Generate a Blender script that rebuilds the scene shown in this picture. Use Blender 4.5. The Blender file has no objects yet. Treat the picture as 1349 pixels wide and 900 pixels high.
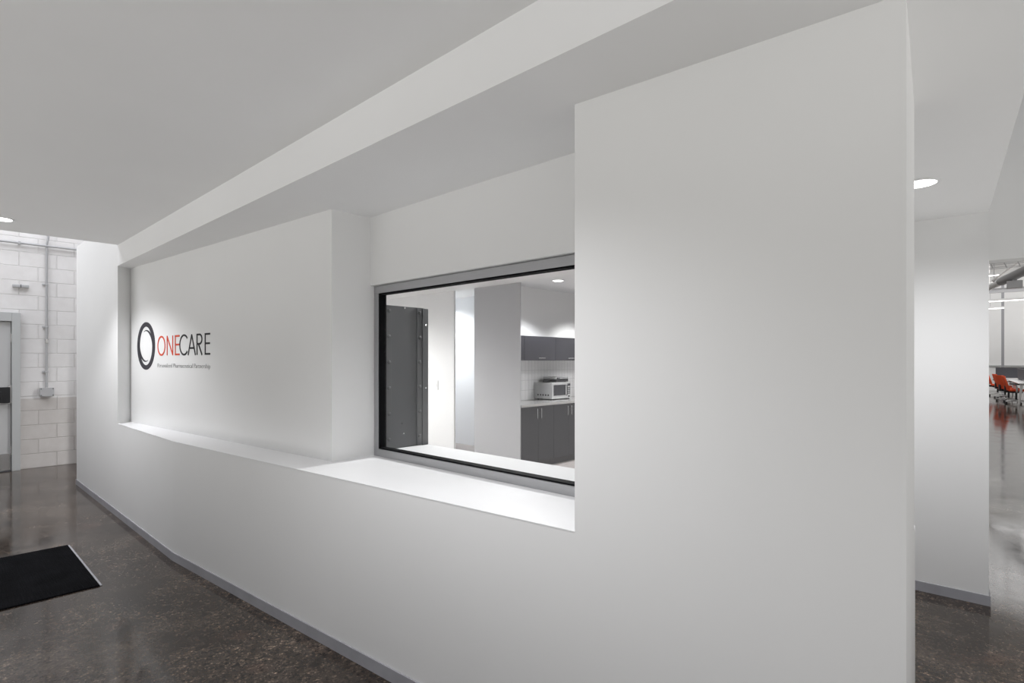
import bpy, bmesh, math, random
from mathutils import Vector, Matrix
random.seed(7)
sc = bpy.context.scene
COL = sc.collection
PI = math.pi

# ------------------------------------------------------------------ materials
def mat(name, col, rough=.5, metal=0.0, emit=None, estr=0.0, spec=.5, coat=0.0):
    m = bpy.data.materials.new(name); m.use_nodes = True
    b = m.node_tree.nodes['Principled BSDF']
    b.inputs['Base Color'].default_value = (*col, 1)
    b.inputs['Roughness'].default_value = rough
    b.inputs['Metallic'].default_value = metal
    b.inputs['Specular IOR Level'].default_value = spec
    b.inputs['Coat Weight'].default_value = coat
    if emit:
        b.inputs['Emission Color'].default_value = (*emit, 1)
        b.inputs['Emission Strength'].default_value = estr
    return m

def nd(m, t, **kw):
    n = m.node_tree.nodes.new(t)
    for k, v in kw.items(): setattr(n, k, v)
    return n

def lk(m, a, b): m.node_tree.links.new(a, b)

def obj_coord(m, scale=(1, 1, 1), loc=(0, 0, 0), rot=(0, 0, 0)):
    tc = nd(m, 'ShaderNodeTexCoord'); mp = nd(m, 'ShaderNodeMapping')
    lk(m, tc.outputs['Object'], mp.inputs['Vector'])
    mp.inputs['Scale'].default_value = scale
    mp.inputs['Location'].default_value = loc
    mp.inputs['Rotation'].default_value = rot
    return mp.outputs['Vector']

def noise(m, vec, scale, detail=4, rough=.55):
    n = nd(m, 'ShaderNodeTexNoise')
    n.inputs['Scale'].default_value = scale; n.inputs['Detail'].default_value = detail
    n.inputs['Roughness'].default_value = rough
    lk(m, vec, n.inputs['Vector'])
    return n.outputs['Fac']

def ramp(m, fac, stops):
    r = nd(m, 'ShaderNodeValToRGB')
    e = r.color_ramp.elements
    while len(e) < len(stops): e.new(.5)
    for i, (p, c) in enumerate(stops):
        e[i].position = p; e[i].color = (*c, 1) if len(c) == 3 else c
    lk(m, fac, r.inputs['Fac'])
    return r.outputs['Color']

def mixc(m, fac, a, b, mode='MIX'):
    n = nd(m, 'ShaderNodeMix', data_type='RGBA', blend_type=mode)
    if isinstance(fac, (int, float)): n.inputs[0].default_value = fac
    else: lk(m, fac, n.inputs[0])
    for i, v in ((6, a), (7, b)):
        if isinstance(v, tuple): n.inputs[i].default_value = (*v, 1)
        else: lk(m, v, n.inputs[i])
    return n.outputs[2]

def bump(m, h, strength=.2, dist=.01):
    b = nd(m, 'ShaderNodeBump')
    b.inputs['Strength'].default_value = strength; b.inputs['Distance'].default_value = dist
    lk(m, h, b.inputs['Height'])
    lk(m, b.outputs['Normal'], m.node_tree.nodes['Principled BSDF'].inputs['Normal'])

def bsdf(m): return m.node_tree.nodes['Principled BSDF']

def paint(name, col, rough=.55):
    m = mat(name, col, rough, spec=.3)
    v = obj_coord(m)
    n = noise(m, v, 1.1, 3)
    c = ramp(m, n, [(0.3, tuple(x*.985 for x in col)), (0.7, tuple(min(1, x*1.01) for x in col))])
    lk(m, c, bsdf(m).inputs['Base Color'])
    bump(m, noise(m, v, 320, 2), .04, .002)
    return m

M = {}
M['white'] = paint('white_paint', (.80, .80, .795))
M['ceil'] = paint('ceiling_paint', (.85, .85, .85), .7)
M['ledge'] = paint('ledge_paint', (.81, .81, .815), .4)
M['cool'] = paint('cool_white_wall', (.80, .82, .85))  # slightly bluer than the other white walls
M['greywall'] = paint('pale_grey_wall', (.47, .47, .48))  # plain grey, darker than the white walls
M['base'] = mat('baseboard_grey', (.20, .20, .22), .45)
lk(M['base'], ramp(M['base'], noise(M['base'], obj_coord(M['base']), 6, 4), [(.3, (.33, .33, .355)), (.7, (.40, .40, .43))]), bsdf(M['base']).inputs['Base Color'])

def concrete():
    m = mat('polished_concrete', (.06, .055, .05), .2, spec=.3)
    v = obj_coord(m)
    big = noise(m, v, .8, 6, .62)
    c = ramp(m, big, [(.34, (.014, .011, .0095)), (.5, (.042, .035, .030)), (.66, (.112, .099, .087))])
    med = noise(m, v, 3.6, 9, .72)
    c = mixc(m, .55, c, ramp(m, med, [(.36, (.012, .010, .009)), (.5, (.048, .041, .036)), (.66, (.105, .093, .083))]))
    fine = noise(m, v, 60, 4, .7)
    c = mixc(m, .8, c, mixc(m, 1.0, c, ramp(m, fine, [(.3, (.55, .55, .55)), (.5, (1, 1, 1)), (.7, (1.5, 1.47, 1.42))]), 'MULTIPLY'))
    # exposed aggregate: dark and pale stones, in patches
    patch = ramp(m, noise(m, v, 1.1, 3), [(.40, (.25, .25, .25)), (.58, (1, 1, 1))])
    for sc_, stops in ((62, [(.0, (.35, .35, .36)), (.14, (.6, .6, .6)), (.2, (1, 1, 1)), (.86, (1, 1, 1)), (.9, (1.7, 1.62, 1.5)), (1.0, (2.4, 2.3, 2.2))]),
                       (130, [(.0, (.4, .4, .4)), (.12, (.7, .7, .7)), (.2, (1, 1, 1)), (.9, (1, 1, 1)), (.93, (2.2, 2.1, 2.0)), (1.0, (3.4, 3.3, 3.1))])):
        vr = nd(m, 'ShaderNodeTexVoronoi'); vr.inputs['Scale'].default_value = sc_
        lk(m, v, vr.inputs['Vector'])
        sep = nd(m, 'ShaderNodeSeparateColor'); lk(m, vr.outputs['Color'], sep.inputs['Color'])
        c = mixc(m, patch, c, mixc(m, 1.0, c, ramp(m, sep.outputs['Red'], stops), 'MULTIPLY'))
    st = noise(m, v, 2.3, 2)
    c = mixc(m, ramp(m, st, [(.60, (0, 0, 0)), (.72, (.45, .45, .45))]), c, (.095, .062, .050))
    c = mixc(m, 1.0, c, (1.10, 1.0, .93), 'MULTIPLY')
    lk(m, c, bsdf(m).inputs['Base Color'])
    lk(m, ramp(m, noise(m, v, 3.0, 6, .65), [(.3, (.04, .04, .04)), (.7, (.15, .15, .15))]), bsdf(m).inputs['Roughness'])
    bump(m, noise(m, v, 140, 3), .03, .002)
    return m
M['floor'] = concrete()

def blockwall():
    m = mat('painted_block', (.8, .79, .78), .6)
    tc = nd(m, 'ShaderNodeTexCoord'); sp = nd(m, 'ShaderNodeSeparateXYZ'); cb = nd(m, 'ShaderNodeCombineXYZ')
    lk(m, tc.outputs['Object'], sp.inputs[0])
    ad = nd(m, 'ShaderNodeMath', operation='ADD'); ad.inputs[1].default_value = -1.132 + 40
    lk(m, sp.outputs['X'], ad.inputs[0]); lk(m, ad.outputs[0], cb.inputs['X']); lk(m, sp.outputs['Z'], cb.inputs['Y'])
    b = nd(m, 'ShaderNodeTexBrick'); b.offset = .5; b.offset_frequency = 2
    b.inputs['Scale'].default_value = 1; b.inputs['Brick Width'].default_value = .4; b.inputs['Row Height'].default_value = .2
    b.inputs['Mortar Size'].default_value = .006; b.inputs['Mortar Smooth'].default_value = .5
    b.inputs['Color1'].default_value = (1, 1, 1, 1); b.inputs['Color2'].default_value = (.95, .945, .94, 1); b.inputs['Mortar'].default_value = (.93, .925, .92, 1)
    lk(m, cb.outputs[0], b.inputs['Vector'])
    gt = nd(m, 'ShaderNodeMath', operation='GREATER_THAN'); gt.inputs[1].default_value = .97
    lk(m, sp.outputs['Z'], gt.inputs[0])
    pc = mixc(m, gt.outputs[0], (.56, .53, .51), (.74, .725, .72))
    c = mixc(m, 1.0, pc, b.outputs['Color'], 'MULTIPLY')
    n = noise(m, tc.outputs['Object'], 9, 5)
    c = mixc(m, .12, c, ramp(m, n, [(.3, (.5, .47, .45)), (.7, (.9, .9, .9))]))
    lk(m, c, bsdf(m).inputs['Base Color'])
    h = nd(m, 'ShaderNodeMath', operation='MULTIPLY_ADD')
    lk(m, b.outputs['Fac'], h.inputs[0]); h.inputs[1].default_value = -1.0; h.inputs[2].default_value = 1.0
    bump(m, h.outputs[0], .75, .012)
    return m
M['block'] = blockwall()

def tiles():
    m = mat('splashback_tile', (.75, .75, .76), .2)
    tc = nd(m, 'ShaderNodeTexCoord'); sp = nd(m, 'ShaderNodeSeparateXYZ'); cb = nd(m, 'ShaderNodeCombineXYZ')
    lk(m, tc.outputs['Object'], sp.inputs[0])
    lk(m, sp.outputs['X'], cb.inputs['X']); lk(m, sp.outputs['Z'], cb.inputs['Y'])
    b = nd(m, 'ShaderNodeTexBrick'); b.offset = 0
    b.inputs['Scale'].default_value = 1; b.inputs['Brick Width'].default_value = .075; b.inputs['Row Height'].default_value = .15
    b.inputs['Mortar Size'].default_value = .0025; b.inputs['Mortar Smooth'].default_value = .2
    b.inputs['Color1'].default_value = (.78, .78, .785, 1); b.inputs['Color2'].default_value = (.75, .75, .76, 1); b.inputs['Mortar'].default_value = (.5, .5, .51, 1)
    lk(m, cb.outputs[0], b.inputs['Vector'])
    lk(m, b.outputs['Color'], bsdf(m).inputs['Base Color'])
    return m
M['tile'] = tiles()

def alu(name, col, rough):
    m = mat(name, col, rough, .85)
    lk(m, ramp(m, noise(m, obj_coord(m, (1, 1, 60)), 8, 3), [(.3, tuple(x*.93 for x in col)), (.7, col)]), bsdf(m).inputs['Base Color'])
    return m
M['alu'] = alu('brushed_aluminium', (.46, .46, .47), .38)
M['steel'] = alu('stainless_steel', (.62, .61, .60), .25)
M['chrome'] = mat('chrome', (.75, .75, .76), .15, 1.0)
M['gasket'] = mat('black_rubber', (.004, .004, .005), .7, spec=.1)
M['rack'] = mat('grey_powder_coat', (.085, .087, .090), .45)
lk(M['rack'], ramp(M['rack'], noise(M['rack'], obj_coord(M['rack']), 5, 3), [(.3, (.078, .08, .083)), (.7, (.094, .096, .099))]), bsdf(M['rack']).inputs['Base Color'])
M['rackdark'] = mat('dark_grey_metal', (.05, .05, .055), .4)
M['cab'] = mat('charcoal_laminate', (.085, .082, .095), .5, spec=.3)
lk(M['cab'], ramp(M['cab'], noise(M['cab'], obj_coord(M['cab'], (1, 1, .2)), 14, 3), [(.3, (.034, .033, .038)), (.7, (.038, .037, .043))]), bsdf(M['cab']).inputs['Base Color'])
M['kick'] = mat('dark_kickboard', (.045, .043, .047), .5)
M['roomfloor'] = mat('vinyl_floor', (.36, .33, .32), .4)
lk(M['roomfloor'], ramp(M['roomfloor'], noise(M['roomfloor'], obj_coord(M['roomfloor'], (1, 8, 1)), 4, 4), [(.3, (.30, .27, .26)), (.7, (.40, .37, .36))]), bsdf(M['roomfloor']).inputs['Base Color'])
M['plastic'] = mat('white_plastic', (.78, .78, .78), .3)
M['blackplastic'] = mat('black_plastic', (.012, .012, .014), .3)
M['darkglass'] = mat('dark_glass', (.02, .02, .025), .08)
M['silver'] = mat('silver_plastic', (.42, .42, .42), .36, .4)
M['door'] = mat('door_paint', (.50, .50, .50), .4)
M['doorframe'] = mat('door_frame_paint', (.47, .48, .48), .4)
M['galv'] = mat('galvanised_metal', (.47, .47, .48), .45, .35)
M['pipe'] = mat('painted_pipe', (.42, .42, .43), .45)
M['logo_dark'] = mat('logo_charcoal', (.034, .032, .040), .5, spec=.2)
M['logo_black'] = mat('logo_black', (.008, .008, .010), .5, spec=.2)
M['logo_red'] = mat('logo_orange_red', (.66, .075, .03), .5, spec=.2)
M['logo_grey'] = mat('logo_grey_text', (.06, .06, .065), .5)
M['orange'] = mat('orange_fabric', (.78, .115, .045), .8, spec=.2)
M['lightgrey'] = mat('light_grey_plastic', (.66, .66, .66), .35)
M['screen'] = mat('charcoal_felt', (.065, .065, .075), .8)
M['hallroof'] = mat('hall_roof_white', (.78, .76, .75), .6)
M['post'] = mat('grey_steel_paint', (.36, .36, .38), .45)
M['duct'] = mat('duct_silver', (.86, .86, .86), .4)
M['glow'] = mat('lamp_diffuser', (.9, .9, .9), .5, emit=(1, .985, .96), estr=9)
M['tube'] = mat('linear_lamp', (.9, .9, .9), .5, emit=(1, .97, .92), estr=6)

def mat_rubber():
    m = mat('ribbed_black_rubber', (.012, .012, .014), .95, spec=.04)
    v = obj_coord(m)
    w = nd(m, 'ShaderNodeTexWave'); w.bands_direction = 'X'; w.inputs['Scale'].default_value = 26
    lk(m, v, w.inputs['Vector'])
    lk(m, ramp(m, noise(m, v, 5, 5), [(.35, (.004, .004, .005)), (.75, (.009, .009, .011))]), bsdf(m).inputs['Base Color'])
    bump(m, w.outputs['Fac'], .6, .004)
    return m
M['mat'] = mat_rubber()

def glass():
    m = bpy.data.materials.new('window_glass'); m.use_nodes = True
    nt = m.node_tree; nt.nodes.clear()
    out = nd(m, 'ShaderNodeOutputMaterial'); mx = nd(m, 'ShaderNodeMixShader')
    tr = nd(m, 'ShaderNodeBsdfTransparent'); gl = nd(m, 'ShaderNodeBsdfGlossy'); lw = nd(m, 'ShaderNodeLayerWeight'); lw.inputs['Blend'].default_value = .5
    pw = nd(m, 'ShaderNodeMath', operation='POWER'); pw.inputs[1].default_value = 5; lk(m, lw.outputs['Facing'], pw.inputs[0])
    ma = nd(m, 'ShaderNodeMath', operation='MULTIPLY_ADD'); ma.inputs[1].default_value = .6; ma.inputs[2].default_value = .022; lk(m, pw.outputs[0], ma.inputs[0])
    tr.inputs['Color'].default_value = (.97, .975, .975, 1)
    gl.inputs['Roughness'].default_value = .0
    lk(m, ma.outputs[0], mx.inputs[0]); lk(m, tr.outputs[0], mx.inputs[1]); lk(m, gl.outputs[0], mx.inputs[2])
    lk(m, mx.outputs[0], out.inputs['Surface'])
    return m
M['glass'] = glass()

# ------------------------------------------------------------------ geometry helpers
def prism(bm, poly, z0, z1, T=None):
    a = sum(poly[i][0]*poly[(i+1) % len(poly)][1]-poly[(i+1) % len(poly)][0]*poly[i][1] for i in range(len(poly)))
    if a < 0: poly = poly[::-1]
    lo = [bm.verts.new((x, y, z0)) for x, y in poly]; hi = [bm.verts.new((x, y, z1)) for x, y in poly]
    n = len(poly)
    bm.faces.new(lo[::-1]); bm.faces.new(hi)
    for i in range(n):
        j = (i+1) % n
        bm.faces.new((lo[i], lo[j], hi[j], hi[i]))
    if T is not None: bmesh.ops.transform(bm, matrix=T, verts=lo+hi)
    return lo+hi

def box(bm, x0, x1, y0, y1, z0, z1, T=None, bev=0):
    vs = prism(bm, [(x0, y0), (x1, y0), (x1, y1), (x0, y1)], z0, z1)
    if bev:
        es = list({e for v in vs for e in v.link_edges})
        r = bmesh.ops.bevel(bm, geom=es, offset=bev, segments=2, affect='EDGES', profile=.6)
        vs = list({v for f in r['faces'] for v in f.verts} | {v for v in vs if v.is_valid})
    if T is not None: bmesh.ops.transform(bm, matrix=T, verts=vs)
    return vs

def tube(bm, pts, r, seg=12, cap=True, radii=None):
    pts = [Vector(p) for p in pts]
    rings = []
    ref = None
    for i, p in enumerate(pts):
        d = (pts[min(i+1, len(pts)-1)]-pts[max(i-1, 0)]).normalized()
        if ref is None:
            ref = Vector((0, 0, 1)) if abs(d.z) < .9 else Vector((1, 0, 0))
        u = (ref-d*ref.dot(d)).normalized(); w = d.cross(u); ref = u
        rr = radii[i] if radii else r
        rings.append([bm.verts.new(p+(u*math.cos(2*PI*k/seg)+w*math.sin(2*PI*k/seg))*rr) for k in range(seg)])
    for a, b in zip(rings, rings[1:]):
        for k in range(seg):
            bm.faces.new((a[k], a[(k+1) % seg], b[(k+1) % seg], b[k]))
    if cap:
        bm.faces.new(rings[0][::-1]); bm.faces.new(rings[-1])
    return [v for q in rings for v in q]

def lathe(bm, prof, c, axis='Z', seg=32):
    """prof: (radius, height) pairs, spun around the axis through c"""
    rings = []
    for r, h in prof:
        ring = []
        for k in range(seg):
            a = 2*PI*k/seg
            p = (r*math.cos(a), r*math.sin(a), h)
            if axis == 'Y': p = (p[0], p[2], p[1])
            if axis == 'X': p = (p[2], p[0], p[1])
            ring.append(bm.verts.new(Vector(c)+Vector(p)))
        rings.append(ring)
    for a, b in zip(rings, rings[1:]):
        for k in range(seg):
            bm.faces.new((a[k], a[(k+1) % seg], b[(k+1) % seg], b[k]))
    bm.faces.new(rings[0][::-1]); bm.faces.new(rings[-1])

def obj(name, bm, m, parent=None, loc=(0, 0, 0), smooth=False, bevel=0):
    bmesh.ops.recalc_face_normals(bm, faces=bm.faces[:])
    me = bpy.data.meshes.new(name); bm.to_mesh(me); bm.free()
    o = bpy.data.objects.new(name, me); COL.objects.link(o)
    me.materials.append(m)
    o.location = loc
    if parent: o.parent = parent
    if smooth:
        for p in me.polygons: p.use_smooth = True
        try: me.set_sharp_from_angle(angle=math.radians(40))
        except Exception: pass
    if bevel:
        b = o.modifiers.new('bevel', 'BEVEL'); b.width = bevel; b.segments = 2; b.limit_method = 'ANGLE'
    return o

def B(): return bmesh.new()
def mesh_box(name, m, dims, parent=None, bev=0, T=None):
    bm = B(); box(bm, *dims, T=T, bev=bev); return obj(name, bm, m, parent)

def struct(o): o['kind'] = 'structure'; return o
def spoly(name, poly, z0, z1, m):
    bm = B(); prism(bm, poly, z0, z1); return struct(obj(name, bm, m))
def sbox(name, m, *d):
    bm = B(); box(bm, *d); return struct(obj(name, bm, m))

def thing(name, label, cat, loc=(0, 0, 0), rz=0, group=None):
    o = bpy.data.objects.new(name, None); COL.objects.link(o)
    o.empty_display_size = .1
    o.location = loc; o.rotation_euler = (0, 0, rz)
    return tag(o, label, cat, group)
def tag(o, label, cat, group=None):
    o['label'] = label; o['category'] = cat
    if group: o['group'] = group
    return o
def dup(root, loc, rz, label, group=None):
    r = root.copy(); COL.objects.link(r); r.location = loc; r.rotation_euler = (0, 0, rz); r['label'] = label
    if group: r['group'] = group
    for ch in list(root.children):
        c = ch.copy(); COL.objects.link(c); c.parent = r
        for g in list(ch.children):
            d = g.copy(); COL.objects.link(d); d.parent = c
    return r

# ------------------------------------------------------------------ setting: plan
A0, A1, K, R, E, F = (1.295, 8.39), (1.295, 6.36), (1.295, 4.66), (1.583, 1.162), (1.66, .207), (2.409, .277)
L0, L1 = (1.42, 6.46), (1.683, 3.034)
LEDGE, SOFF, CEIL, ROOMC, KITC = .89, 2.41, 2.61, 2.54, 2.62

spoly('floor', [(-1.7, -2.2), (2.6, -2.2), (2.6, -1.2), (4.9, -1.2), (36.7, -4.2), (36.7, 9), (9.1, 9), (9.1, 10.3), (-1.7, 10.3)], -.1, 0, M['floor'])  # outline cut back out of view, letting light from below reach the ceilings
sbox('floor_room', M['roomfloor'], 2.52, 8.98, 1.42, 9.2, 0, .006)

# front wall, one solid with a ledge, the panel at its right end, the sign recess, and the lintel over the window
spoly('wall_front', [A0, A1, K, R, E, F, (2.5, .285), (2.5, 8.39)], 0, LEDGE, M['white'])
spoly('wall_front_panel', [R, E, F, (2.409, 1.2), (2.0, 1.2)], LEDGE, SOFF, M['white'])
spoly('wall_front_left', [A0, A1, L0, (2.1, 6.46), (2.1, 8.39)], LEDGE, 2.88, M['white'])
spoly('wall_recess', [L0, L1, (2.04, 3.034), (2.04, 6.46)], LEDGE, SOFF, M['white'])
spoly('wall_lintel', [(1.95, 1.2), (1.95, 3.034), (2.04, 3.034), (2.04, 1.2)], 1.976, SOFF, M['white'])
# ledge top
spoly('trim_1', [(A1[0]-.0015, A1[1]), (K[0]-.0015, K[1]), (R[0]-.0015, R[1]), (1.99, 1.2), (1.99, 3.034), L1, L0], LEDGE-.001, LEDGE+.003, M['ledge'])
spoly('trim_2', [(2.035, 1.2), (2.5, 1.2), (2.5, 8.3), (2.035, 8.3)], LEDGE-.001, LEDGE+.003, M['ledge'])
# bulkhead and soffit; the far edge runs square to the front wall
spoly('ceiling_bulkhead', [A1, (1.295, -.11), (4.44, .14), (4.70, .16), (4.70, 1.4), (2.1, 1.4), (2.1, 6.46), (1.42, 6.46)], SOFF, 2.9, M['ceil'])
spoly('ceiling', [(-1.7, 6.36), (1.295, 6.36), (1.295, -2.2), (-1.7, -2.2)], CEIL, 2.9, M['ceil'])
# far block wall
spoly('wall_far', [(-1.7, 10.09), (2.6, 10.09), (2.6, 10.3), (-1.7, 10.3)], 0, 5.2, M['block'])
# right of the panel: passage walls, column, header
spoly('wall_column', [(4.44, .14), (4.70, .161), (4.70, 1.4), (4.40, 1.4), (4.431, .51)], 0, SOFF, M['white'])
sbox('wall_passage', M['white'], 2.409, 4.42, 1.4, 1.5, 0, ROOMC)
spoly('wall_header', [(4.70, .161), (4.70, -7), (4.86, -7), (4.86, .174)], 2.146, 5.4, M['white'])

# room behind the window
sbox('wall_room_back', M['white'], 5.43, 5.46, 6.21, 9.2, 0, KITC)
sbox('wall_room_end', M['white'], 2.08, 9.1, 9.2, 9.32, 0, KITC)
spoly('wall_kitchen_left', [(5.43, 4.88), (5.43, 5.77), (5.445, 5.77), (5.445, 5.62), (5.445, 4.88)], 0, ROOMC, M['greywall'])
sbox('wall_kitchen', M['white'], 5.445, 9.1, 5.50, 5.62, 0, KITC)
sbox('wall_lobby', M['cool'], 6.6, 6.7, 5.62, 9.2, 0, KITC)
sbox('wall_kitchen_right', M['white'], 9.0, 9.1, 1.4, 5.5, 0, KITC)
sbox('wall_room_right', M['white'], 4.42, 9.1, 1.4, 1.5, 0, KITC)
sbox('ceiling_room', M['ceil'], 2.08, 5.43, 1.4, 9.2, ROOMC, 2.9)
sbox('ceiling_kitchen', M['ceil'], 5.43, 9.1, 1.4, 9.32, KITC, 2.9)
sbox('wall_splashback', M['tile'], 5.446, 8.99, 5.49, 5.50, .90, 1.50)

# hall beyond the header
sbox('wall_hall_far', M['white'], 36.5, 36.7, -12, 9, 0, 6.4)
sbox('wall_hall_left', M['white'], 9.1, 36.5, 8.8, 9, 0, 6.4)
sbox('ceiling_hall', M['hallroof'], 9.1, 36.7, -12, 9, 6.4, 6.5)
sbox('trim_3', M['doorframe'], 36.44, 36.5, -12, 8.8, 1.20, 1.27)

# baseboards, following the wall lines
def baseboard(name, pts, t=.008, h=.062):
    bm = B(); n = len(pts); off = []
    for i, p in enumerate(pts):
        ns = []
        for a, b in ((i-1, i), (i, i+1)):
            if a >= 0 and b < n:
                d = Vector((pts[b][0]-pts[a][0], pts[b][1]-pts[a][1])).normalized()
                ns.append(Vector((d.y, -d.x)))
        m = sum(ns, Vector((0, 0)));  m = m/m.dot(ns[0])
        off.append((p[0]+m.x*t, p[1]+m.y*t))
    prism(bm, list(pts)+off[::-1], 0, h)
    return struct(obj(name, bm, M['base']))
baseboard('baseboard_front', [(2.0, 8.39), A0, K, E, F], .008)
baseboard('baseboard_column', [(4.401, 1.4), (4.431, .51), (4.44, .14), (4.70, .161)], .008)

# ------------------------------------------------------------------ window with aluminium frame
def rail(name, d, parent, m='alu'): return mesh_box(name, M[m], d, parent, bev=.002)
win = bpy.data.objects.new('window_1', None); COL.objects.link(win); win['kind'] = 'structure'
win['label'] = 'wide fixed window in a brushed aluminium frame set in the white wall recess'
WX0, WX1, WY0, WY1, WZ0, WZ1 = 1.975, 2.03, 1.205, 3.030, .8935, 1.972
rail('frame_sill', (WX0, WX1, WY0, WY1, WZ0, WZ0+.047), win)
rail('frame_head', (WX0, WX1, WY0, WY1, WZ1-.047, WZ1), win)
rail('frame_jamb', (WX0, WX1, WY1-.047, WY1, WZ0+.047, WZ1-.047), win)
rail('frame_jamb', (WX0, WX1, WY0, WY0+.047, WZ0+.047, WZ1-.047), win)
bm = B()
g = .012
y0, y1, z0, z1 = WY0+.047, WY1-.047, WZ0+.047, WZ1-.047
box(bm, 1.979, 2.030, y0, y1, z0, z0+.008); box(bm, 1.979, 2.030, y0, y1, z1-.008, z1)
box(bm, 1.979, 2.030, y0, y0+.008, z0+.008, z1-.008); box(bm, 1.979, 2.030, y1-.008, y1, z0+.008, z1-.008)
obj('gasket', bm, M['gasket'], win)
mesh_box('pane', M['glass'], (1.999, 2.005, y0+.004, y1-.004, z0+.004, z1-.004), win)

# ------------------------------------------------------------------ wall sign
T_s = Vector((.0767, -.9971, 0)); T_n = Vector((-.9971, -.0767, 0)); T_z = Vector((0, 0, 1))
sign = thing('wall_sign', 'ONECARE sign of dark ring and orange and black letters on the white recessed wall', 'sign',
             (L0[0]+T_n.x*.0005, L0[1]+T_n.y*.0005, 0))
SM = Matrix(((T_s.x, T_z.x, T_n.x, 0), (T_s.y, T_z.y, T_n.y, 0), (T_s.z, T_z.z, T_n.z, 0), (0, 0, 0, 1)))
TH = .003
def flat_poly(bm, outline):
    prism(bm, outline, 0, TH, SM)
def strip(bm, pts, w):
    """stroke of width w (number or list) along 2D points with square ends"""
    n = len(pts); Lf, Rt = [], []
    ws = w if isinstance(w, list) else [w]*n
    closed = pts[0] == pts[-1]
    for i, p in enumerate(pts):
        a = pts[i-1] if i else (pts[-2] if closed else pts[0]); b = pts[i+1] if i < n-1 else (pts[1] if closed else pts[-1])
        d = Vector((b[0]-a[0], b[1]-a[1])).normalized(); nn = Vector((-d.y, d.x))*ws[i]/2
        Lf.append((p[0]+nn.x, p[1]+nn.y)); Rt.append((p[0]-nn.x, p[1]-nn.y))
    vs = []
    for z in (0, TH):
        vs.append([bm.verts.new(SM @ Vector((x, y, z))) for x, y in Lf]); vs.append([bm.verts.new(SM @ Vector((x, y, z))) for x, y in Rt])
    l0, r0, l1, r1 = vs
    for i in range(n-1):
        bm.faces.new((l1[i], r1[i], r1[i+1], l1[i+1])); bm.faces.new((l0[i], l0[i+1], r0[i+1], r0[i]))
        bm.faces.new((l0[i], l1[i], l1[i+1], l0[i+1])); bm.faces.new((r0[i], r0[i+1], r1[i+1], r1[i]))
    bm.faces.new((l0[0], r0[0], r1[0], l1[0])); bm.faces.new((l0[-1], l1[-1], r1[-1], r0[-1]))
def arc(cx, cy, rx, ry, a0, a1, n=40):
    return [(cx+rx*math.cos(math.radians(a0+(a1-a0)*i/n)), cy+ry*math.sin(math.radians(a0+(a1-a0)*i/n))) for i in range(n+1)]
# ring: thick at top and bottom, tapering crescents inside
RC, RR = (.419, 1.637), .224
bm = B()
n = 96; ring_o, ring_i = [], []
for i in range(n):
    a = 2*PI*i/n
    ring_o.append((RC[0]+RR*math.cos(a), RC[1]+RR*math.sin(a)))
    ring_i.append((RC[0]+RR*.72*math.cos(a), RC[1]+RR*.81*math.sin(a)))
vo0 = [bm.verts.new(SM @ Vector((x, y, 0))) for x, y in ring_o]; vo1 = [bm.verts.new(SM @ Vector((x, y, TH))) for x, y in ring_o]
vi0 = [bm.verts.new(SM @ Vector((x, y, 0))) for x, y in ring_i]; vi1 = [bm.verts.new(SM @ Vector((x, y, TH))) for x, y in ring_i]
for i in range(n):
    j = (i+1) % n
    bm.faces.new((vo1[i], vo1[j], vi1[j], vi1[i])); bm.faces.new((vo0[i], vi0[i], vi0[j], vo0[j]))
    bm.faces.new((vo0[i], vo0[j], vo1[j], vo1[i])); bm.faces.new((vi0[i], vi1[i], vi1[j], vi0[j]))
obj('ring', bm, M['logo_dark'], sign)
for s in (1, -1):
    bm = B()
    pts = []; ws = []
    for i in range(41):
        t = i/40; a = math.radians(110-125*t)
        rx = .60+.19*t; ry = .64+.04*t
        pts.append((RC[0]+s*RR*(rx*math.cos(a)), RC[1]+s*RR*(ry*math.sin(a))))
        ws.append(RR*(.010+.085*min(1, t*2.2)))
    strip(bm, pts, ws)
    obj('crescent', bm, M['logo_dark'], sign)
z0, z1, w, h = 1.545, 1.718, .0145, .0145
zc, rz_ = (z0+z1)/2, (z1-z0)/2
def letter(m, *strokes):
    bm = B()
    for s in strokes: strip(bm, s, w)
    return obj('letter', bm, m, sign)
rd, bk = M['logo_red'], M['logo_black']
e = w/2
letter(rd, arc(.794, zc, .090-e, rz_-e+.003, 0, 360, 64))
letter(rd, [(.918+e, z0), (.918+e, z1)], [(1.057-e, z0), (1.057-e, z1)], [(.918+e, z1-.004), (1.057-e, z0+.004)])
letter(rd, [(1.098+e, z0), (1.098+e, z1)], [(1.098, z1-e), (1.194, z1-e)], [(1.098, zc+.005), (1.190, zc+.005)], [(1.098, z0+e), (1.194, z0+e)])
letter(bk, arc(1.288, zc, .094-e, rz_-e+.003, 42, 318, 56))
letter(bk, [(1.363+e, z0), (1.442, z1-.004)], [(1.521-e, z0), (1.442, z1-.004)], [(1.395, z0+.058), (1.489, z0+.058)])
letter(bk, [(1.538+e, z0), (1.538+e, z1)], [(1.538, z1-e), (1.592, z1-e)]+arc(1.592, z1-.045, .048-e+.004, .045-e, 90, -90, 20)+[(1.538, z1-.09+e)], [(1.575, z1-.088), (1.646-e, z0)])
letter(bk, [(1.69+e, z0), (1.69+e, z1)], [(1.69, z1-e), (1.785, z1-e)], [(1.69, zc+.005), (1.781, zc+.005)], [(1.69, z0+e), (1.785, z0+e)])
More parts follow.
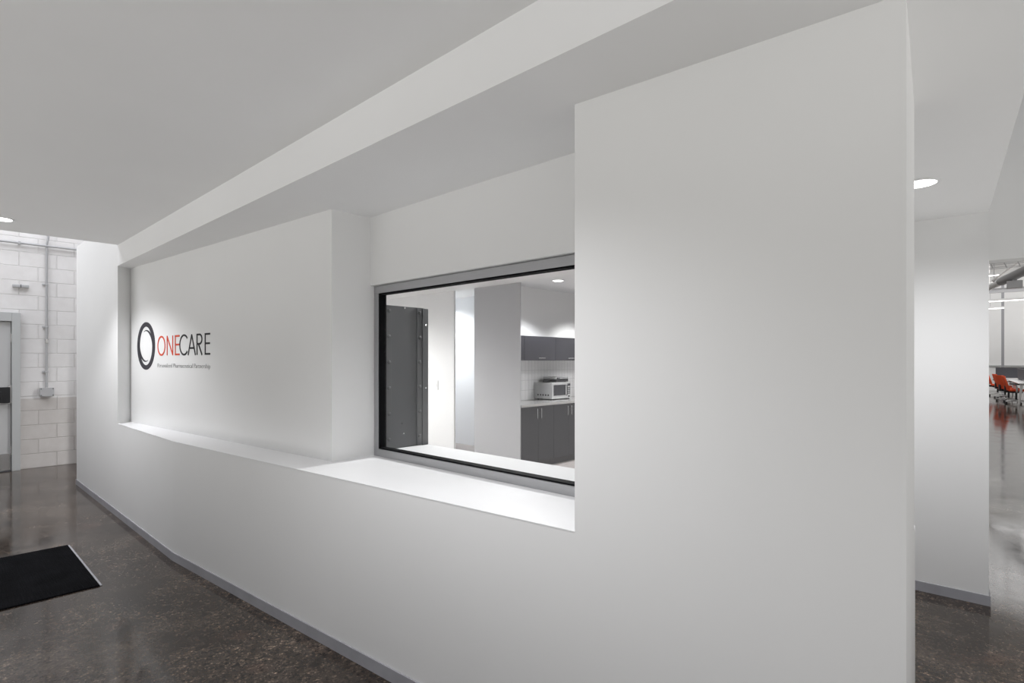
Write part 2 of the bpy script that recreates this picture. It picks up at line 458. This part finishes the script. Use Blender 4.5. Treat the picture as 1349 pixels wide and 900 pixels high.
# tagline
fc = bpy.data.curves.new('tagline_curve', 'FONT'); fc.body = 'Personalized Pharmaceutical Partnership'; fc.size = .06; fc.extrude = .0006
fc.offset = -.0016
fo = bpy.data.objects.new('tagline_source', fc); COL.objects.link(fo)
bpy.context.view_layer.update()
me = bpy.data.meshes.new_from_object(fo.evaluated_get(bpy.context.evaluated_depsgraph_get()))
bpy.data.objects.remove(fo, do_unlink=True)
xs = sorted(v.co.x for v in me.vertices); kx = (1.785-.706)/(xs[-1]-xs[0]); mx0 = xs[0]
cuts = sorted(sorted(((b_-a_, (a_+b_)/2) for a_, b_ in zip(xs, xs[1:])), reverse=True)[:2], key=lambda q: q[1])
lim = [-1e9, cuts[0][1], cuts[1][1], 1e9]
for k in range(3):                      # one mesh per word
    bm = B(); bm.from_mesh(me)
    bmesh.ops.delete(bm, geom=[v for v in bm.verts if not lim[k] < v.co.x < lim[k+1]], context='VERTS')
    for v in bm.verts: v.co = SM @ Vector((.706+(v.co.x-mx0)*kx, 1.437+v.co.y*.92, v.co.z+.0008))
    obj('lettering', bm, M['logo_grey'], sign)
bpy.data.meshes.remove(me)

# ------------------------------------------------------------------ downlights
def downlight(x, y, z, label, group=None, r=.075, power=0, cone=124, blend=.2):
    t = thing('downlight', label, 'ceiling light', (x, y, z), 0, group)
    bm = B(); lathe(bm, [(r+.014, 0), (r+.016, -.003), (r+.010, -.006), (r, -.005), (r-.004, -.002), (r-.004, .0)], (0, 0, 0), seg=40)
    obj('trim_ring', bm, M['plastic'], t, smooth=True)
    bm = B(); lathe(bm, [(r-.004, -.0045), (r-.005, -.0030), (r-.006, -.0022)], (0, 0, 0), seg=40)
    obj('diffuser', bm, M['glow'], t)
    if power:
        ld = bpy.data.lights.new('downlight_beam', 'SPOT'); ld.energy = power; ld.spot_size = math.radians(cone); ld.spot_blend = blend
        ld.shadow_soft_size = .055; ld.color = (.965, .97, 1)
        lo = bpy.data.objects.new('downlight_beam', ld); COL.objects.link(lo); lo.parent = t; lo.location = (0, 0, -.03)
    return t
G1 = 'downlights in the corridor ceiling'
downlight(.43, 5.86, CEIL, 'round recessed downlight at the far end of the low grey ceiling, left edge', power=88, cone=128, blend=.45)
for yy, P2 in ((1.6, 114), (-1.6, 80)):
    ld = bpy.data.lights.new('corridor_downlight_beam', 'SPOT'); ld.energy = P2; ld.spot_size = math.radians(136); ld.spot_blend = .8
    ld.shadow_soft_size = .055; ld.color = (.965, .97, 1)
    lo = bpy.data.objects.new('corridor_downlight_beam', ld); COL.objects.link(lo); lo.location = (.5, yy, CEIL-.03)
downlight(3.49, .38, SOFF, 'round recessed downlight half hidden behind the white wall end', power=80, cone=160, blend=1.0)
downlight(6.08, 4.75, KITC, 'round recessed downlight above the kitchen counter seen through the window', power=165, cone=120, blend=.55)
for (x, y, z, p, c) in ((7.34, 4.75, KITC, 165, 120), (3.4, 7.3, ROOMC, 320, 168), (3.3, 3.0, ROOMC, 150, 150), (6.0, 7.6, KITC, 130, 150), (7.2, 3.0, KITC, 150, 150)):  # includes unseen lamps added to brighten the back wall and lobby
    ld = bpy.data.lights.new('room_downlight_fill', 'SPOT'); ld.energy = p; ld.spot_size = math.radians(c); ld.spot_blend = .6; ld.shadow_soft_size = .055
    lo = bpy.data.objects.new('room_downlight_fill', ld); COL.objects.link(lo); lo.location = (x, y, z-.03)

# ------------------------------------------------------------------ far left: door, conduit, junction box
dr = bpy.data.objects.new('door_1', None); COL.objects.link(dr); dr['kind'] = 'structure'; dr.location = (0, 0, 0)
dr['label'] = 'grey painted steel door in the white block wall'
DX0, DX1 = -.056, .844
mesh_box('leaf', M['door'], (DX0, DX1, 10.045, 10.085, .012, 2.02), dr, bev=.003)
bm = B()
box(bm, DX1+.006, .938, 10.0, 10.09, 0, 2.15); box(bm, DX0-.10, DX0-.006, 10.0, 10.09, 0, 2.15); box(bm, DX0-.006, DX1+.006, 10.0, 10.09, 2.03, 2.15)
obj('door_frame', bm, M['doorframe'], dr, bevel=.004)
mesh_box('kick_plate', M['steel'], (DX0+.01, DX1-.01, 10.041, 10.045, .02, .24), dr)
mesh_box('threshold', M['rackdark'], (DX0, DX1, 10.0, 10.085, 0, .012), dr)
bm = B(); box(bm, .70, .835, 9.99, 10.045, .93, 1.14, bev=.008); box(bm, .55, .75, 9.965, 9.995, .985, 1.08, bev=.008)
hd = obj('exit_device', bm, M['blackplastic'], dr)
bm = B(); box(bm, .815, .850, 10.035, 10.044, .92, 1.16)
obj('latch_plate', bm, M['steel'], hd)
bm = B(); tube(bm, [(DX1+.003, 10.043, .22), (DX1+.003, 10.043, .33)], .008)
obj('hinge', bm, M['steel'], dr)
bm = B(); tube(bm, [(DX1+.003, 10.043, 1.75), (DX1+.003, 10.043, 1.86)], .008)
obj('hinge', bm, M['steel'], dr)

cd = thing('conduit_pipe', 'thin vertical conduit pipe running down the white block wall to a grey box', 'pipe', (1.218, 10.06, 1.12))
bm = B(); tube(bm, [(0, 0, 0), (0, 0, 1.95), (0, -.02, 2.02), (.012, -.035, 2.10), (.008, -.03, 2.2), (-.005, -.01, 2.32), (-.005, 0, 2.7)], .014, 10)
obj('pipe', bm, M['pipe'], cd, smooth=True)
for zz in (.22, .85, 1.45):
    bm = B(); box(bm, -.045, .018, .008, .03, zz-.012, zz+.012, bev=.003); box(bm, -.017, .017, -.017, .03, zz-.010, zz+.010, bev=.003)
    obj('clip', bm, M['galv'], cd)
bm = B(); tube(bm, [(0, 0, .62), (0, 0, .68)], .018, 10); obj('coupling', bm, M['steel'], cd, smooth=True)
jb = thing('junction_box', 'small grey metal junction box at the bottom of the conduit on the block wall', 'electrical box', (1.218, 10.045, 1.0))
bm = B(); box(bm, -.072, .072, -.035, .05, 0, .115, bev=.006); obj('box_body', bm, M['galv'], jb)
bm = B(); box(bm, -.076, .076, -.041, -.035, -.003, .118, bev=.003)
lid = obj('lid', bm, M['galv'], jb)
for sx in (-1, 1):
    for zz in (.012, .103):
        bm = B(); lathe(bm, [(.007, 0), (.006, -.004)], (sx*.064, -.041, zz), 'Y', 10); obj('screw', bm, M['rackdark'], lid)
rl = thing('wall_pipe', 'long thin horizontal pipe clipped high along the white block wall', 'pipe', (0, 10.045, 3.11))
bm = B(); tube(bm, [(-1.6, 0, 0), (2.5, 0, 0)], .016, 10); obj('pipe', bm, M['pipe'], rl, smooth=True)
for xx in (-1.2, -.2, .93, 2.0):
    bm = B(); box(bm, xx-.012, xx+.012, -.02, .045, -.02, .02, bev=.003); obj('clip', bm, M['pipe'], rl)
vb = thing('wall_fitting', 'small grey horizontal fitting on the block wall above the door', 'wall fitting', (.945, 10.09, 2.52))
bm = B(); box(bm, -.085, .085, -.05, 0, -.02, .02, bev=.008); obj('housing', bm, M['galv'], vb)
bm = B(); box(bm, -.004, .004, -.054, -.048, -.022, .022); obj('band', bm, M['rackdark'], vb)

# ------------------------------------------------------------------ floor mat
mt = thing('door_mat', 'black ribbed rubber mat on the dark concrete floor', 'mat', (-.06, 5.07, 0))
bm = B(); box(bm, -.87, .875, -.585, .585, 0, .009, bev=.003); obj('mat_surface', bm, M['mat'], mt)
bm = B(); box(bm, .8755, .888, -.585, .585, 0, .006, bev=.002); obj('edge_strip', bm, M['base'], mt)

# ------------------------------------------------------------------ steel cabinet standing on the inner sill
rk = thing('steel_cabinet', 'tall dark grey steel cabinet standing on the sill behind the window glass', 'cabinet', (2.323, 3.15, LEDGE+.003))
HX, HT = .177, .985
mesh_box('body', M['rack'], (-HX, HX-.02, .012, .42, 0, HT), rk, bev=.003)
mesh_box('back_panel', M['rack'], (-HX+.042, HX-.095, .004, .012, .004, HT-.004), rk)
for x0, x1 in ((-HX, -HX+.042), (HX-.095, HX-.053)):
    st = mesh_box('bolt_strip', M['rack'], (x0, x1, -.004, .012, .002, HT-.002), rk, bev=.002)
    xc = (x0+x1)/2
    for k in range(6):
        zz = .07+k*(HT-.11)/5
        bm = B(); lathe(bm, [(.013, 0), (.013, -.005), (.009, -.011), (.003, -.013)], (xc, -.004, zz), 'Y', 16)
        obj('bolt', bm, M['rack'], st, smooth=True)
fl = mesh_box('flange', M['rack'], (HX-.050, HX, -.010, .03, 0, HT-.006), rk, bev=.002)
for zz in (.41, .86):
    bm = B(); lathe(bm, [(.006, 0), (.006, -.004), (.003, -.006)], (HX-.025, -.010, zz), 'Y', 12); obj('screw', bm, M['chrome'], fl)
for (x, zz, m) in ((-.03, .10, 'chrome'), (-.04, .17, 'rackdark'), (-.02, HT-.012, 'chrome')):
    bm = B(); lathe(bm, [(.007, 0), (.006, -.004), (.003, -.006)], (x, .004, zz), 'Y', 12); obj('screw', bm, M[m], rk)

# light switch on the back wall
sw = thing('light_switch', 'small white light switch plate on the white wall beside the steel cabinet', 'light switch', (5.43, 6.62, 1.05))
bm = B(); box(bm, -.010, 0, -.045, .045, 0, .14, bev=.002); obj('plate', bm, M['plastic'], sw)
bm = B(); box(bm, -.015, -.010, -.018, .018, .04, .10, bev=.002); obj('rocker', bm, M['plastic'], sw)

# ------------------------------------------------------------------ kitchen
CW = .69
def base_cabinet(x, label):
    t = thing('base_cabinet', label, 'kitchen cabinet', (x, 4.89, .0065), 0, 'charcoal base cabinets under the counter')
    mesh_box('carcass', M['cab'], (.0, CW-.002, .0, .585, .10, .862), t)
    mesh_box('kickboard', M['kick'], (.0, CW-.002, .05, .07, 0, .10), t)
    for k in (0, 1):
        x0 = .002+k*CW/2
        d = mesh_box('door', M['cab'], (x0, x0+CW/2-.004, -.019, 0, .105, .858), t, bev=.0015)
        hx = x0+CW/2-.045 if k == 0 else x0+.040
        bm = B(); tube(bm, [(hx, -.019, .83), (hx, -.045, .83), (hx, -.045, .70), (hx, -.019, .70)], .0055, 8)
        obj('handle', bm, M['chrome'], d, smooth=True)
    return t
bc = base_cabinet(5.447, 'charcoal two-door base cabinet next to the pale grey wall, under the counter')
dup(bc, (5.447+CW, 4.89, .0065), 0, 'charcoal two-door base cabinet below the microwave, cut off by the white wall')
for k, word in ((2, 'third'), (3, 'fourth'), (4, 'fifth')):
    dup(bc, (5.447+CW*k, 4.89, .0065), 0, 'charcoal two-door base cabinet beyond the white wall edge, %s from the pale grey wall' % word)
wt = thing('worktop', 'stainless steel worktop running over the charcoal base cabinets', 'counter', (5.447, 4.87, .87))
mesh_box('top_sheet', M['steel'], (0, 3.5, 0, .618, .010, .034), wt, bev=.003)
mesh_box('front_edge', M['steel'], (0, 3.5, 0, .02, 0, .010), wt)

def wall_cabinet(x, label):
    t = thing('wall_cabinet', label, 'kitchen cabinet', (x, 5.12, 1.50), 0, 'charcoal wall cabinets over the splashback')
    mesh_box('carcass', M['cab'], (0, .70, 0, .38, 0, .35), t)
    d = mesh_box('door', M['cab'], (.002, .697, -.019, 0, .001, .349), t, bev=.0015)
    bm = B(); tube(bm, [(.28, -.019, .035), (.28, -.045, .035), (.43, -.045, .035), (.43, -.019, .035)], .006, 8)
    obj('handle', bm, M['chrome'], d, smooth=True)
    return t
wc = wall_cabinet(5.767, 'charcoal lift-up wall cabinet with its whole door in view, left of the pair')
dup(wc, (6.469, 5.12, 1.50), 0, 'charcoal lift-up wall cabinet above the microwave, cut off by the white wall')
for k, word in ((2, 'third'), (3, 'fourth')):
    dup(wc, (5.767+.702*k, 5.12, 1.50), 0, 'charcoal lift-up wall cabinet beyond the white wall edge, %s from the pale grey wall' % word)
fp = tag(mesh_box('filler_panel', M['cab'], (5.447, 5.765, 5.101, 5.499, 1.50, 1.85)), 'narrow charcoal filler panel between the pale grey wall and the wall cabinets', 'cabinet panel')

mw = thing('microwave_oven', 'silver microwave oven standing on the steel worktop', 'microwave', (6.42, 5.13, .905))
bm = B(); box(bm, 0, .46, .02, .35, .014, .262, bev=.006); obj('body', bm, M['silver'], mw)
bm = B(); box(bm, .0, .36, -.002, .02, .016, .26, bev=.004); dmw = obj('door', bm, M['silver'], mw)
mesh_box('window', M['darkglass'], (.035, .325, -.005, -.002, .065, .225), dmw)
bm = B(); tube(bm, [(.340, -.002, .22), (.340, -.025, .215), (.340, -.025, .065), (.340, -.002, .06)], .006, 8); obj('handle', bm, M['blackplastic'], dmw, smooth=True)
pn = mesh_box('control_panel', M['silver'], (.362, .46, -.002, .02, .016, .26), mw, bev=.003)
mesh_box('display', M['darkglass'], (.375, .447, -.004, -.002, .205, .24), pn)
for r_ in range(4):
    for c_ in range(3):
        mesh_box('button', M['blackplastic'], (.378+c_*.024, .394+c_*.024, -.004, -.002, .08+r_*.028, .098+r_*.028), pn)
bm = B(); lathe(bm, [(.014, 0), (.013, -.010)], (.411, -.002, .045), 'Y', 16); obj('dial', bm, M['blackplastic'], pn, smooth=True)
for k in range(5):
    mesh_box('vent_slot', M['blackplastic'], (-.0015, .0005, .06+k*.05, .085+k*.05, .06, .085), mw)
for xx in (.04, .42):
    for yy in (.05, .31):
        bm = B(); lathe(bm, [(.016, 0), (.014, .016)], (xx, yy, 0), seg=12); obj('foot', bm, M['blackplastic'], mw)

ts = thing('sandwich_press', 'silver and black sandwich press lying on top of the microwave', 'sandwich press', (6.56, 5.16, 1.1675))
bm = B(); box(bm, 0, .30, .0, .26, .006, .040, bev=.006); obj('base', bm, M['blackplastic'], ts)
bm = B(); box(bm, .0, .30, .0, .26, .044, .082, bev=.010); obj('lid', bm, M['silver'], ts)
bm = B(); box(bm, .012, .288, -.006, .004, .012, .074); obj('front_grille', bm, M['blackplastic'], ts)
bm = B(); tube(bm, [(.05, -.006, .06), (.05, -.03, .062), (.25, -.03, .062), (.25, -.006, .06)], .006, 8); obj('handle', bm, M['silver'], ts, smooth=True)
for xx in (.03, .27):
    for yy in (.04, .22):
        bm = B(); lathe(bm, [(.012, 0), (.010, .008)], (xx, yy, 0), seg=10); obj('foot', bm, M['blackplastic'], ts)
rm = tag(mesh_box('small_box', M['blackplastic'], (6.475, 6.52, 5.24, 5.36, 1.1675, 1.195), bev=.008), 'small black object lying on top of the microwave beside the sandwich press', 'kitchen item')
kt = thing('kettle', 'black electric kettle standing on the worktop half behind the microwave', 'kettle', (6.965, 5.31, .9042))
bm = B(); lathe(bm, [(.055, 0), (.075, .006), (.072, .10), (.060, .20), (.050, .215)], (0, 0, .02), seg=24); obj('jug', bm, M['blackplastic'], kt, smooth=True)
bm = B(); lathe(bm, [(.075, 0), (.078, .012), (.070, .02)], (0, 0, 0), seg=24); obj('base', bm, M['blackplastic'], kt, smooth=True)
bm = B(); tube(bm, [(.055, -.01, .215), (.105, -.02, .21), (.115, -.02, .13), (.075, -.012, .07)], .010, 8); obj('handle', bm, M['blackplastic'], kt, smooth=True)
bm = B(); lathe(bm, [(.050, 0), (.040, .014), (.008, .018), (.010, .035)], (0, 0, .235), seg=20); obj('lid', bm, M['blackplastic'], kt, smooth=True)

# ------------------------------------------------------------------ hall furniture
def office_chair(loc, rz, label):
    t = thing('office_chair', label, 'chair', loc, rz, 'orange office chairs in the hall')
    # local: sitter looks along +Y
    bm = B(); prism(bm, [(-.24, -.22), (-.25, .10), (-.20, .25), (.20, .25), (.25, .10), (.24, -.22)], .43, .50)
    bmesh.ops.bevel(bm, geom=bm.edges[:], offset=.022, segments=3, affect='EDGES'); obj('seat', bm, M['orange'], t, smooth=True)
    bm = B()
    rows = []
    for i in range(9):
        u = i/8; z = .50+.46*u; y = -.22-.05*math.sin(u*2.2)-.09*u*u; hw = .20+.04*math.sin(u*2.6)-.03*u*u
        rows.append([(hw*(2*k/6-1), y+.05*(2*k/6-1)**2, z) for k in range(7)])
    F_ = [[bm.verts.new(p) for p in r] for r in rows]; Bk = [[bm.verts.new((p[0], p[1]-.045, p[2])) for p in r] for r in rows]
    for i in range(8):
        for k in range(6):
            bm.faces.new((F_[i][k], F_[i][k+1], F_[i+1][k+1], F_[i+1][k])); bm.faces.new((Bk[i][k], Bk[i+1][k], Bk[i+1][k+1], Bk[i][k+1]))
        bm.faces.new((F_[i][0], F_[i+1][0], Bk[i+1][0], Bk[i][0])); bm.faces.new((F_[i][6], Bk[i][6], Bk[i+1][6], F_[i+1][6]))
    for k in range(6):
        bm.faces.new((F_[0][k], Bk[0][k], Bk[0][k+1], F_[0][k+1])); bm.faces.new((F_[8][k], F_[8][k+1], Bk[8][k+1], Bk[8][k]))
    obj('backrest', bm, M['orange'], t, smooth=True)
    bm = B(); box(bm, -.17, .17, -.18, .16, .37, .43, bev=.02); box(bm, -.05, .05, -.30, -.15, .38, .46, bev=.01); box(bm, -.04, .04, -.315, -.265, .38, .62, bev=.01)
    obj('mechanism', bm, M['blackplastic'], t)
    bm = B(); tube(bm, [(0, 0, .12), (0, 0, .38)], .03, 14); obj('gas_lift', bm, M['blackplastic'], t, smooth=True)
    for s in (-1, 1):
        bm = B(); tube(bm, [(s*.17, 0, .41), (s*.27, 0, .43), (s*.29, 0, .50), (s*.285, -.02, .655)], .028, 10); a = obj('arm', bm, M['lightgrey'], t, smooth=True)
        bm = B(); box(bm, s*.285-.045, s*.285+.045, -.15, .12, .655, .685, bev=.012); obj('arm_pad', bm, M['blackplastic'], a)
    bm = B(); lathe(bm, [(.05, .07), (.055, .09), (.045, .13)], (0, 0, 0), seg=16); hub = obj('hub', bm, M['lightgrey'], t, smooth=True)
    for k in range(5):
        an = 2*PI*k/5+.3; c, s = math.cos(an), math.sin(an)
        bm = B(); tube(bm, [(c*.03, s*.03, .115), (c*.18, s*.18, .10), (c*.33, s*.33, .075)], .02, 8, radii=[.028, .022, .016])
        lg = obj('leg', bm, M['lightgrey'], t, smooth=True)
        bm = B(); tube(bm, [(c*.33-s*.022, s*.33+c*.022, .031), (c*.33+s*.022, s*.33-c*.022, .031)], .031, 14)
        obj('caster', bm, M['blackplastic'], lg, smooth=True)
    return t
oc = office_chair((27.1, .31, 0), math.radians(-146), 'orange office chair showing its whole curved back, in front of the dark desk screen')
dup(oc, (31.05, .70, 0), math.radians(-176), 'orange office chair at the edge of the white column, farthest back')
dup(oc, (29.2, .44, 0), math.radians(-165), 'orange office chair mostly hidden behind the nearer orange chair')
dup(oc, (25.92, .10, 0), math.radians(184), 'orange office chair pushed in beside the slanted white desk leg')

DA = math.radians(4.1)
dk = thing('office_desk', 'long white desk with slanted white legs running along beside the orange chairs', 'desk', (26.5, -.60, 0), DA)
mesh_box('desk_top', M['plastic'], (-1.25, 3.6, -.80, .74, .71, .735), dk, bev=.004)
for xx in (-1.15, 1.85, 3.4):
    for s_ in (-1, 1):
        bm = B(); tube(bm, [(xx, s_*.72, 0), (xx, s_*.64, .71)], .034, 4); obj('leg', bm, M['lightgrey'], dk)
    mesh_box('crossbar', M['lightgrey'], (xx-.02, xx+.02, -.70, .70, .66, .71), dk)
dv_ = thing('desk_screen', 'dark charcoal divider screen running along the top of the nearer white desk', 'desk screen', (26.5, -.60, .737), DA)
mesh_box('panel', M['screen'], (-1.2, 3.5, .40, .43, 0, .43), dv_, bev=.005)
mesh_box('top_rail', M['rackdark'], (-1.2, 3.5, .396, .434, .43, .446), dv_)
for xx in (-.9, 1.1, 3.2):
    mesh_box('clamp', M['lightgrey'], (xx-.03, xx+.03, .38, .45, 0, .05), dv_, bev=.004)
dk2 = thing('office_desk', 'white desk under the dark screen, behind the orange chairs', 'desk', (32.6, -1.0, 0), 0)
mesh_box('desk_top', M['plastic'], (-.70, .70, -2.0, 1.80, .70, .735), dk2, bev=.004)
for yy in (-1.9, 1.68):
    for s_ in (-1, 1):
        bm = B(); tube(bm, [(s_*.66, yy, 0), (s_*.58, yy, .70)], .035, 4); obj('leg', bm, M['lightgrey'], dk2)
dsn = thing('desk_screen', 'dark charcoal upright screen panel standing on the farther white desk', 'desk screen', (32.4, -1.0, .737))
mesh_box('panel', M['screen'], (0, .04, -2.0, 1.80, .0, .435), dsn, bev=.006)
mesh_box('top_rail', M['rackdark'], (-.004, .044, -2.0, 1.80, .435, .452), dsn)
for yy in (-1.7, 0, 1.5):
    mesh_box('clamp', M['lightgrey'], (-.02, .06, yy-.03, yy+.03, 0, .05), dsn, bev=.004)

post = thing('steel_post', 'slim grey steel post standing in front of the far hall wall', 'post', (35.6, .62, 0))
bm = B(); prism(bm, [(-.06, -.07), (.06, -.07), (.06, -.058), (.007, -.058), (.007, .058), (.06, .058), (.06, .07), (-.06, .07), (-.06, .058), (-.007, .058), (-.007, -.058), (-.06, -.058)], .02, 5.3)
bmesh.ops.scale(bm, vec=(.75, .75, 1), verts=bm.verts[:]); obj('shaft', bm, M['post'], post)
mesh_box('base_plate', M['post'], (-.12, .12, -.12, .12, 0, .02), post)
mesh_box('cap_plate', M['post'], (-.12, .12, -.12, .12, 5.3, 5.33), post)
# roof structure and services
bmn = thing('roof_beam', 'thin grey roof beam crossing the hall under the duct', 'beam', (30.0, -1, 4.27))
bm = B(); box(bm, -.06, .06, -9, 9, .0, .014); box(bm, -.006, .006, -9, 9, .014, .17); box(bm, -.06, .06, -9, 9, .17, .184); obj('i_section', bm, M['galv'], bmn)
for y in (-5, 1.95, 7):
    bm = B(); tube(bm, [(0, y, .18), (0, y, 2.13)], .03, 8); obj('hanger', bm, M['hallroof'], bmn)
brc = thing('roof_brace', 'short white diagonal brace above the ribbed duct section', 'brace', (22.3, .35, 4.05))
bm = B(); tube(bm, [(0, .28, -.13), (0, -.06, .16), (0, -.30, .36)], .035, 10); obj('strut', bm, M['hallroof'], brc, smooth=True)
bm = B(); tube(bm, [(0, -.06, .16), (0, -.06, 2.35)], .012, 8); obj('rod', bm, M['plastic'], brc)
dct = thing('air_duct', 'silver round air duct with a ribbed section under the hall roof', 'duct', (0, 0, 0))
p0, p1 = Vector((23.14, .763, 3.82)), Vector((20.5, -.08, 3.94))
dv = p1-p0
bm = B(); tube(bm, [p0-dv*.25, p0+dv*.42], .105, 24); obj('smooth_section', bm, M['duct'], dct, smooth=True)
bm = B(); pts, rad = [], []
for k in range(81):
    t_ = .42+1.3*k/80; pts.append(p0+dv*t_); rad.append(.118+.010*math.cos(k*PI))
tube(bm, pts, .2, 20, radii=rad); obj('ribbed_section', bm, M['galv'], dct)
bm = B(); c = p0+dv*.77; box(bm, c.x-.17, c.x+.17, c.y-.17, c.y+.17, c.z-.36, c.z-.16, bev=.01); obj('outlet_box', bm, M['galv'], dct)
bm = B(); box(bm, c.x-.05, c.x+.05, c.y-.05, c.y+.05, c.z-.17, c.z-.09); obj('collar', bm, M['galv'], dct)
for t_ in (-.2, .2, 1.3):
    bm = B(); q = p0+dv*t_; tube(bm, [(q.x, q.y, q.z+.10), (q.x, q.y, 6.4)], .01, 6); obj('hanger_rod', bm, M['galv'], dct)

tr = thing('cable_tray', 'grey wire mesh cable tray hung under the hall roof', 'cable tray', (22.0, -1, 4.28))
bm = B()
for zz, xx in ((0, -.15), (0, .15), (.16, -.15), (.16, .15), (.08, -.15)):
    tube(bm, [(xx, -8, zz), (xx, 8, zz)], .008, 6)
for k in range(54):
    y = -8+k*.3
    tube(bm, [(-.15, y+.06, .16), (-.15, y, 0), (.15, y, 0), (.15, y+.06, .16)], .009, 6, cap=True)
obj('mesh_basket', bm, M['galv'], tr)
for y in (-5, 2.05, 6):
    bm = B(); tube(bm, [(0, y, .0), (0, y, 2.12)], .014, 6); obj('hanger_rod', bm, M['lightgrey'], tr)

def linear_light(x, y0, y1, z, label):
    t = thing('linear_light', label, 'ceiling light', (x, (y0+y1)/2, z), 0, 'linear lights in the hall')
    L = abs(y1-y0)/2
    mesh_box('housing', M['plastic'], (-.035, .035, -L, L, .02, .09), t)
    mesh_box('diffuser', M['tube'], (-.030, .030, -L+.01, L-.01, 0, .02), t)
    for s in (-.8, .8):
        bm = B(); tube(bm, [(0, s*L, .10), (0, s*L, 6.4-z)], .006, 6); obj('hanger_wire', bm, M['galv'], t)
linear_light(25.3, -5.5, 4.0, 3.54, 'long thin glowing linear light, the one that runs right across the hall view')
linear_light(31.1, .49, 5.0, 3.70, 'glowing linear light ending at the steel post, lowest in view')
linear_light(24.4, .42, 4.6, 4.33, 'glowing linear light high under the wire cable tray')

def area(name, loc, rot, sx, sy, p, col=(1, 1, 1)):
    ld = bpy.data.lights.new(name, 'AREA'); ld.shape = 'RECTANGLE'; ld.size = sx; ld.size_y = sy; ld.energy = p; ld.color = col
    o = bpy.data.objects.new(name, ld); COL.objects.link(o); o.location = loc; o.rotation_euler = rot
    return o
area('hall_fill_light', (29, 1, 6.2), (0, 0, 0), 12, 10, 620)  # unseen broad lamp added under the roof to brighten the hall
area('skylight_light', (0, 8.4, 5.0), (0, 0, 0), 5, 2.6, 170, (.93, .95, 1))

# ------------------------------------------------------------------ world, camera, view
w = bpy.data.worlds.new('sky_fill'); sc.world = w; w.use_nodes = True
nt = w.node_tree; bg = nt.nodes['Background']; bg.inputs['Strength'].default_value = 1.0
tc = nt.nodes.new('ShaderNodeTexCoord'); sp = nt.nodes.new('ShaderNodeSeparateXYZ'); mr = nt.nodes.new('ShaderNodeMapRange'); rp = nt.nodes.new('ShaderNodeValToRGB')
nt.links.new(tc.outputs['Generated'], sp.inputs[0]); nt.links.new(sp.outputs['Z'], mr.inputs['Value'])
mr.inputs['From Min'].default_value = -1; mr.inputs['From Max'].default_value = 1
nt.links.new(mr.outputs['Result'], rp.inputs['Fac']); nt.links.new(rp.outputs['Color'], bg.inputs['Color'])
rp.color_ramp.elements[0].position = .44; rp.color_ramp.elements[0].color = (1.34, 1.325, 1.29, 1)      # bright lower half, added glow that lifts ceilings and soffits
rp.color_ramp.elements[1].position = .53; rp.color_ramp.elements[1].color = (.23, .23, .235, 1)         # overcast sky

cam = bpy.data.cameras.new('camera'); co = bpy.data.objects.new('camera', cam); COL.objects.link(co)
co.location = (0, 0, 1.5); co.rotation_euler = (PI/2, 0, -math.radians(47.2))
cam.sensor_width = 36; cam.lens = 36*723/1349; cam.shift_y = 25/1349; cam.clip_start = .05; cam.clip_end = 200
sc.camera = co
vs = sc.view_settings; vs.view_transform = 'Standard'; vs.look = 'None'; vs.gamma = 1; vs.exposure = 0; vs.use_curve_mapping = False
